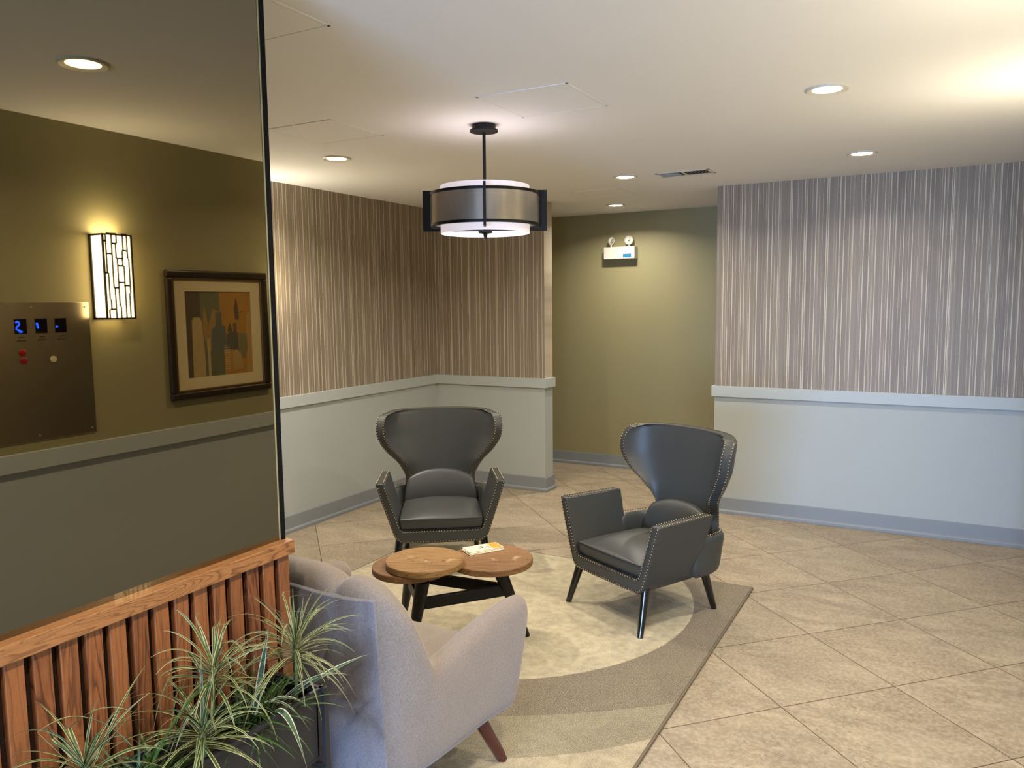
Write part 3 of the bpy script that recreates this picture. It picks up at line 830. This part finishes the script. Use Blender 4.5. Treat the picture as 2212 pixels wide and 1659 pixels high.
    # --- legs
    for s in (-1, 1):
        m = MB(); m.tube([(s*.275, .045, .245), (s*.312, -.026, 0.0)], [.027, .0165], 20); m.build('leg', 'dark_leg', t, smooth=40)
        m = MB(); m.tube([(s*.235, .53, .245), (s*.255, .60, 0.0)], [.027, .0165], 20); m.build('leg', 'dark_leg', t, smooth=40)
    # --- nailheads
    m = MB()
    for p in NA: m.sphere(p, .0050, (1, 1, 1), 8, 5)
    o = m.build('nailhead_trim', 'nail_brass', t, smooth=80); o['kind'] = 'stuff'
    return t
c2 = wing_chair()
c2.location = (-1.597, 3.978, .0125); c2.rotation_euler = (0, 0, math.radians(-28))
c2['label'] = 'grey leather wingback chair at right, turned three-quarter, on the edge of the rug circle'
c1 = copy_tree(c2)
c1.location = (-2.821, 4.152, .0125); c1.rotation_euler = (0, 0, math.radians(34.2))
c1['label'] = 'grey leather wingback chair at left, facing the viewer behind the coffee table'

# ------------------------------------------------------------------ coffee table with three round tops
t = thing('coffee_table', (-2.15, 3.30, .0125), 'low coffee table with three round wooden tops on black legs', 'table')
TX, TY = -2.15, 3.30
def disc(name, cx, cy, r, ztop, mat, rz, piece):
    m = MB(); m.pc = piece
    th = .034; z = ztop-.0125
    m.lathe([(0, -th), (r-.004, -th), (r, -th+.004), (r, -.004), (r-.003, 0), (0, 0)], 64)
    o = m.build(name, mat, t, smooth=35); o.location = (cx-TX, cy-TY, z); o.rotation_euler = (0, 0, rz)
disc('upper_top', -2.287, 3.207, .203, .478, 'mango_top', .55, (.1, .5, .2, 1))
disc('round_top', -2.365, 3.19, .200, .443, 'mango_top_red', .9, (.8, .1, .7, 1))
disc('round_top', -2.05, 3.48, .222, .443, 'mango_top_red', .62, (.35, .8, .4, 1))
def leg(top, bot, r0, r1):
    m = MB(); a = Vector((top[0]-TX, top[1]-TY, top[2]-.0125)); b = Vector((bot[0]-TX, bot[1]-TY, 0))
    m.tube([a, b], [r0, r1], 20); m.build('leg', 'black_metal', t, smooth=40)
L1t, L1b = (-2.225, 3.10, .412), (-2.335, 3.135, 0); L2t, L2b = (-2.42, 3.27, .412), (-2.60, 3.42, 0); L3t, L3b = (-1.955, 3.40, .412), (-1.88, 3.555, 0)
leg(L1t, L1b, .037, .022); leg(L2t, L2b, .034, .016); leg(L3t, L3b, .036, .017)
def bar(a, b, za, zb_, h=.030, w_=.012):
    m = MB(); A = Vector((a[0]-TX, a[1]-TY, za)); B = Vector((b[0]-TX, b[1]-TY, zb_)); d = (B-A); n_ = Vector((-d.y, d.x, 0)).normalized()*w_; u = Vector((0, 0, h))
    m.grid([[A-n_-u, A+n_-u, A+n_+u, A-n_+u], [B-n_-u, B+n_-u, B+n_+u, B-n_+u]], closed_u=True, cap=True); m.build('stretcher', 'black_metal', t, bevel=.003)
def on(a, b, f): return (lerp(a[0], b[0], f), lerp(a[1], b[1], f))
bar(on(L1t, L1b, .35), on(L3t, L3b, .25), .262, .285); bar(on(L2t, L2b, .3), on(L3t, L3b, .25), .315, .285); bar(on(L1t, L1b, .3), on(L2t, L2b, .3), .28, .29)

# leaflets on the right top
def leaflet(x, y, z, rz, w_, l_, mats, label, cover=True, n=1):
    t = thing('leaflet', (x, y, z), label, 'leaflet', rz=rz, group='leaflets on the coffee table')
    m = MB()
    for k in range(n): 
        o_ = .002*k
        m.box(-w_/2+o_*.6, w_/2+o_*.4, -l_/2-o_, l_/2-o_, .0016*k, .0016*k+.0013)
    m.build('pages', 'paper_white', t)
    zt_ = .0016*(n-1)+.0015
    if cover:
        m = MB(); m.box(-w_/2+.004, w_/2-.004, l_*.2, l_/2-.006, zt_-.0003, zt_+.0003); m.build('orange_block', 'paper_orange', t)
        m = MB(); r = random.Random(3)
        for k in range(14):
            a = r.uniform(-.35, .25)*w_; b = r.uniform(-.14, .16)*l_; m.box(a, a+r.uniform(.006, .024), b, b+r.uniform(.0012, .004), zt_-.0003, zt_+.0002)
        m.box(-.02, .012, -.012, -.003, zt_-.0003, zt_+.0002)
        m.build('printed_sketch', 'paper_ink', t)
    return t
lz = .4435
RZ = math.radians(-32)
leaflet(-2.145, 3.562, lz, RZ, .105, .212, 0, 'lowest cream folded leaflet of the small stack on the wooden top', False, 3)
leaflet(-2.151, 3.566, lz+.005, RZ+.05, .100, .205, 0, 'middle cream leaflet in the small stack on the wooden top', False, 3)
leaflet(-2.155, 3.572, lz+.010, RZ-.03, .100, .205, 0, 'uppermost leaflet with an orange block and a sketch on its cover', True, 2)

# ------------------------------------------------------------------ grey upholstered armchair
t = thing('tub_armchair', (-1.86, 1.90, .0), 'light grey velvet armchair seen from behind, next to the planter', 'armchair', rz=0)
def armchair(t):
    # plan path of the outer face from front right to front left
    half = [(.466, .712), (.465, .700), (.454, .63), (.438, .50), (.430, .38), (.422, .27), (.415, .19), (.408, .145), (.400, .11), (.385, .06), (.350, .018), (.30, 0), (.24, -.004), (.19, -.006), (.175, -.006), (.16, -.006), (.10, -.008), (.0, -.008)]
    tops = [.645, .655, .660, .648, .628, .606, .588, .600, .700, .820, .880, .905, .915, .910, .886, .912, .930, .938]
    dent = [0, 0, 0, 0, 0, 0, 0, 0, 0, 0, 0, 0, 0, .3, 1, .3, 0, 0]
    P = [(x, y, T_, d_, 1) for (x, y), T_, d_ in zip(half, tops, dent)] + [(-x, y, T_, d_, -1) for (x, y), T_, d_ in list(zip(half, tops, dent))[-2::-1]]
    rows = []; n = len(P)
    for i, (x, y, T_, d_, sg) in enumerate(P):
        a = Vector(P[max(0, i-1)][:2]); b = Vector(P[min(n-1, i+1)][:2]); dr = (b-a).normalized()
        out = Vector((dr.y, -dr.x))
        if out.dot(Vector((x, y-.35))) < 0: out = -out
        isback = max(0., min(1., (.14-y)/.12))
        th = lerp(.115, .135, isback)
        fr = max(0., (y-.5)/.19)
        lean = lambda z: out*(.038*(max(0, z-.2)/.4)*(1-isback) + isback*(.055*max(0, z-.25)/.65)) + Vector((0, fr*.06*((z-.65)/.4)))
        def Q(off, z, dd=0):
            p = Vector((x, y)) + lean(z) - out*off
            return (p.x, p.y, z)
        g = .030*d_
        zb0 = .215
        rows.append([Q(.05, zb0-.012), Q(.004, zb0+.004), Q(0, .34), Q(0, lerp(.34, T_, .55)), Q(.002+g*.1, T_-.07), Q(.012+g*.5, T_-.025), Q(.045, T_-g*.3), Q(th-.045, T_-.002-g*.3), Q(th-.010, T_-.03-g*.2), Q(th-g, T_-.08), Q(th+.0-g, lerp(.34, T_, .45)), Q(th, .34), Q(th, zb0), Q(th-.03, zb0-.012)])
    m = MB(); m.grid(rows, closed_u=True, cap=True); m.build('body', 'grey_velvet', t, sub=2)
    # rear panel inset between the side seams
    m = MB(); R = []
    for k in range(9):
        z = lerp(.20, .862, k/8); y = -.010 - .055*max(0, z-.25)/.65; wv = []
        for j in range(13):
            a = -1+2*j/12; hwid = .330 + .012*(z-.2)
            zz = z if k < 8 else z + .008*math.cos(a*PI*1.4)*(1-abs(a))
            wv.append((a*hwid, y-.008*(1-a*a)+.018*abs(a)**8, zz))
        R.append(wv)
    V1 = m.grid(R); V2 = m.grid([[(p[0]*.99, p[1]+.03, p[2]) for p in r_] for r_ in R])
    for i in range(8):
        for j in (0, 12): m.face([V1[i][j], V1[i+1][j], V2[i+1][j], V2[i][j]])
    for j in range(12):
        for i in (0, 8): m.face([V1[i][j], V1[i][j+1], V2[i][j+1], V2[i][j]])
    m.build('rear_panel', 'grey_velvet_daylit', t, smooth=50, bevel=.004)
    m = MB(); m.box(-.33, .33, .08, .70, .215, .33); m.build('seat_frame', 'grey_velvet', t, bevel=.02)
    # channelled seat cushion
    m = MB(); rows = []
    xs = [-.31+.62*i/30 for i in range(31)]
    for x in xs:
        d_ = min(abs(x-.105), abs(x+.105)); g = .016*math.exp(-(d_/.014)**2); e = .03*(abs(x)/.31)**6
        rows.append([(x, .10, .31), (x, .08, .42-e), (x, .12, .465-g-e), (x, .25, .470-g-e), (x, .45, .468-g-e), (x, .64, .462-g-e), (x, .715, .445-g-e), (x, .738, .40), (x, .725, .32)])
    m.grid(rows, closed_u=True, cap=True); m.build('seat_cushion', 'grey_velvet', t, sub=1)
    for (tx, ty), (bx, by) in (((.36, .52), (.425, .60)), ((-.36, .52), (-.425, .60)), ((.32, .09), (.35, .03)), ((-.32, .09), (-.35, .03))):
        m = MB(); z0 = .0125
        m.tube([(tx, ty, .22), (lerp(tx, bx, .9), lerp(ty, by, .9), .035), (bx, by, z0)], [.028, .022, .020], 20); m.build('leg', 'mahogany_leg', t, smooth=40)
armchair(t)

# ------------------------------------------------------------------ raised planter
PX0, PX1, PY0, PY1 = -1.684, -1.490, -.30, 1.605
t = thing('raised_planter', (PX1, PY1, 0), 'black trough planter on a metal stand in front of the oak slats', 'planter')
m = MB(); X0, X1, Y0, Y1 = PX0-PX1, 0, PY0-PY1, 0
w_ = .008
m.box(X0, X1-.022, Y0+.02, Y1-.022, .49, .50); m.box(X0, X0+w_, Y0+.02, Y1-.022, .50, .70); m.box(X1-.022-w_, X1-.022, Y0+.02, Y1-.022, .50, .70)
m.box(X0, X1-.022, Y0+.02, Y0+.02+w_, .50, .70); m.box(X0, X1-.022, Y1-.022-w_, Y1-.022, .50, .70)
m.build('trough', 'planter_black', t, bevel=.002)
for x in (X0+.002, X1-.016):
    for y in (Y0, Y1-.016):
        m = MB(); m.box(x, x+.014, y, y+.016, 0, .705); m.build('stand_leg', 'planter_black', t, bevel=.001)
m = MB()
for z in (.455,):
    m.box(X1-.016, X1-.002, Y0, Y1, z, z+.016); m.box(X0+.002, X0+.016, Y0, Y1, z, z+.016)
    m.box(X0, X1, Y1-.016, Y1, z, z+.016); m.box(X0, X1, Y0, Y0+.016, z, z+.016)
m.box(X1-.022, X1-.010, Y0, Y1, .694, .706); m.box(X0, X1, Y1-.022, Y1-.010, .694, .706)
m.build('stand_rails', 'planter_black', t, bevel=.001)
m = MB(); m.box(X0+w_, X1-.022-w_, Y0+.03, Y1-.03, .52, .668)
m.build('soil', 'soil', t)

# ------------------------------------------------------------------ plants
def plant(name, y, x, crown_z, n, L, mat, label, seed, stem=True, droop=1.0, width=.010, spread=1.0, extra=(), arcs=()):
    r = random.Random(seed); base = Vector((x, y, .668))
    t = thing(name, base, label, 'plant')
    cr = Vector((r.uniform(-.01, .01), r.uniform(-.02, .02), crown_z-.668))
    if stem:
        m = MB(); m.tube([(0, 0, -.01), (cr.x*.4+.006, cr.y*.4, cr.z*.5), tuple(cr)], [.006, .005, .004], 8); m.build('stem', 'stem_green', t, smooth=50)
    m = MB()
    def blade(o, az, el, L_, w0, dr, tw=0):
        m.pc = (max(0, r.uniform(-.4, 1)), r.random(), r.random(), 1)
        pts = []; d = Vector((math.cos(az)*math.cos(el), math.sin(az)*math.cos(el), math.sin(el))); p = Vector(o); N_ = 12
        side = Vector((-math.sin(az), math.cos(az), 0)); rows = []
        for i in range(N_+1):
            s_ = i/N_; wd = w0*math.sin(PI*min(1, s_*.75+.20))**.8*(1-s_**3)+.0004
            up = side.cross(d).normalized(); sd = side*math.cos(tw*s_) + up*math.sin(tw*s_)
            rows.append([p-sd*wd, p+up*wd*-.22, p+sd*wd]); p = p + d*(L_/N_)
            d = (d + Vector((0, 0, -dr*.12*(.4+s_)*L_/.25))).normalized()
            # keep leaves off the slatted wall and above nothing solid
            if base.x + p.x < XM+.045: p.x = XM+.045-base.x; d.x = abs(d.x)*.3; d.normalize()
        m_rows = rows; V = [[m.v(q) for q in rr] for rr in m_rows]
        for i in range(N_):
            for j in range(2):
                m.face([V[i][j], V[i][j+1], V[i+1][j+1], V[i+1][j]], [(j/2, i/N_), ((j+1)/2, i/N_), ((j+1)/2, (i+1)/N_), (j/2, (i+1)/N_)])
    for k in range(n):
        az = 2.4*k + r.uniform(-.3, .3); el = lerp(1.25, -.1, (k/n)**.8)*spread + r.uniform(-.2, .2)
        o = cr + Vector((0, 0, -.05*k/n if stem else 0))
        if not stem: o = Vector((r.uniform(-.03, .03), r.uniform(-.05, .05), 0))
        blade(o, az, el, L*r.uniform(.65, 1.1), width*r.uniform(.7, 1.2), droop*r.uniform(.6, 1.5), r.uniform(-1, 1))
    for p0, p1, lift, w0 in arcs:      # single long leaves with their own sweep
        m.pc = (max(0, r.uniform(-.6, .4)), r.random(), r.random(), 1)
        A, B = Vector(p0)-base, Vector(p1)-base; side = (B-A).cross(Vector((0, 0, 1))).normalized(); V = []; N_ = 14
        for i in range(N_+1):
            q = i/N_; c = A.lerp(B, q) + Vector((0, 0, lift*4*q*(1-q))); wd = w0*math.sin(PI*min(1, q*.7+.25))**.8*(1-q**4)+.0003
            V.append([m.v(c-side*wd), m.v(c-Vector((0, 0, wd*.3))), m.v(c+side*wd)])
        for i in range(N_):
            for j in range(2): m.face([V[i][j], V[i][j+1], V[i+1][j+1], V[i+1][j]], [(j/2, i/N_), ((j+1)/2, i/N_), ((j+1)/2, (i+1)/N_), (j/2, (i+1)/N_)])
    for az, el, L_, w0, dr in extra: blade(cr if stem else Vector((0, 0, 0)), az, el, L_, w0, dr)
    m.build('leaves', mat, t, smooth=60, fixn=False)
    return t
gx = -1.585
plant('spider_plant', 1.53, gx+.04, .845, 64, .235, 'leaf_variegated', 'pale variegated grassy plant at the right end of the planter, against the armchair', 1, width=.0031, droop=1.5,
      arcs=(((-1.56, 1.55, .716), (-1.60, 1.632, .939), .01, .0055), ((-1.56, 1.603, .828), (-1.48, 1.711, .848), .02, .0035), ((-1.57, 1.567, .83), (-1.60, 1.511, .943), .03, .003), ((-1.555, 1.53, .80), (-1.47, 1.60, .66), .05, .003)))
plant('spider_plant', 1.27, gx, .875, 50, .225, 'leaf_variegated', 'tall pale variegated rosette in the middle of the planter, before the slats', 2, width=.0036, droop=1.7,
      arcs=(((-1.57, 1.28, .885), (-1.60, 1.347, .968), .0, .005), ((-1.57, 1.277, .87), (-1.52, 1.105, .947), .015, .007)))
plant('spider_plant', 1.21, gx+.055, .765, 52, .215, 'leaf_variegated', 'low star-shaped striped rosette at the front middle of the planter', 3, width=.0040, droop=1.5)
plant('spider_plant', .965, gx, .80, 44, .235, 'leaf_variegated', 'striped rosette at the lower left of the planter', 4, width=.0040, droop=1.3,
      arcs=(((-1.57, .964, .81), (-1.62, 1.13, .941), .015, .003), ((-1.57, 1.045, .80), (-1.55, .836, .942), .05, .006), ((-1.55, .836, .942), (-1.53, .90, .83), .0, .006)))
plant('grassy_plant', 1.41, gx, .70, 110, .20, 'leaf_green', 'dense dark green grassy tuft between the two tall pale rosettes', 5, stem=False, width=.0030, droop=1.1)
plant('grassy_plant', 1.09, gx, .70, 90, .17, 'leaf_green', 'dark green grassy tuft between the left rosette and the star-shaped one', 6, stem=False, width=.0034, droop=1.1,
      arcs=(((-1.57, 1.067, .70), (-1.60, 1.023, .988), .0, .005), ((-1.56, 1.08, .72), (-1.52, 1.30, .86), .06, .005)))
plant('broadleaf_plant', 1.45, gx+.02, .72, 3, .14, 'leaf_white_edge', 'few broad green leaves with white margins rising at the right of the planter', 7, stem=False, width=.007, droop=.3,
      arcs=(((-1.565, 1.40, .70), (-1.57, 1.467, .920), .0, .011), ((-1.55, 1.52, .70), (-1.42, 1.704, .775), .012, .012), ((-1.56, 1.50, .70), (-1.43, 1.63, .74), .03, .009), ((-1.53, 1.43, .70), (-1.43, 1.447, .563), .06, .012), ((-1.56, 1.416, .71), (-1.47, 1.526, .668), .04, .008), ((-1.57, 1.41, .71), (-1.46, 1.495, .633), .05, .006)))
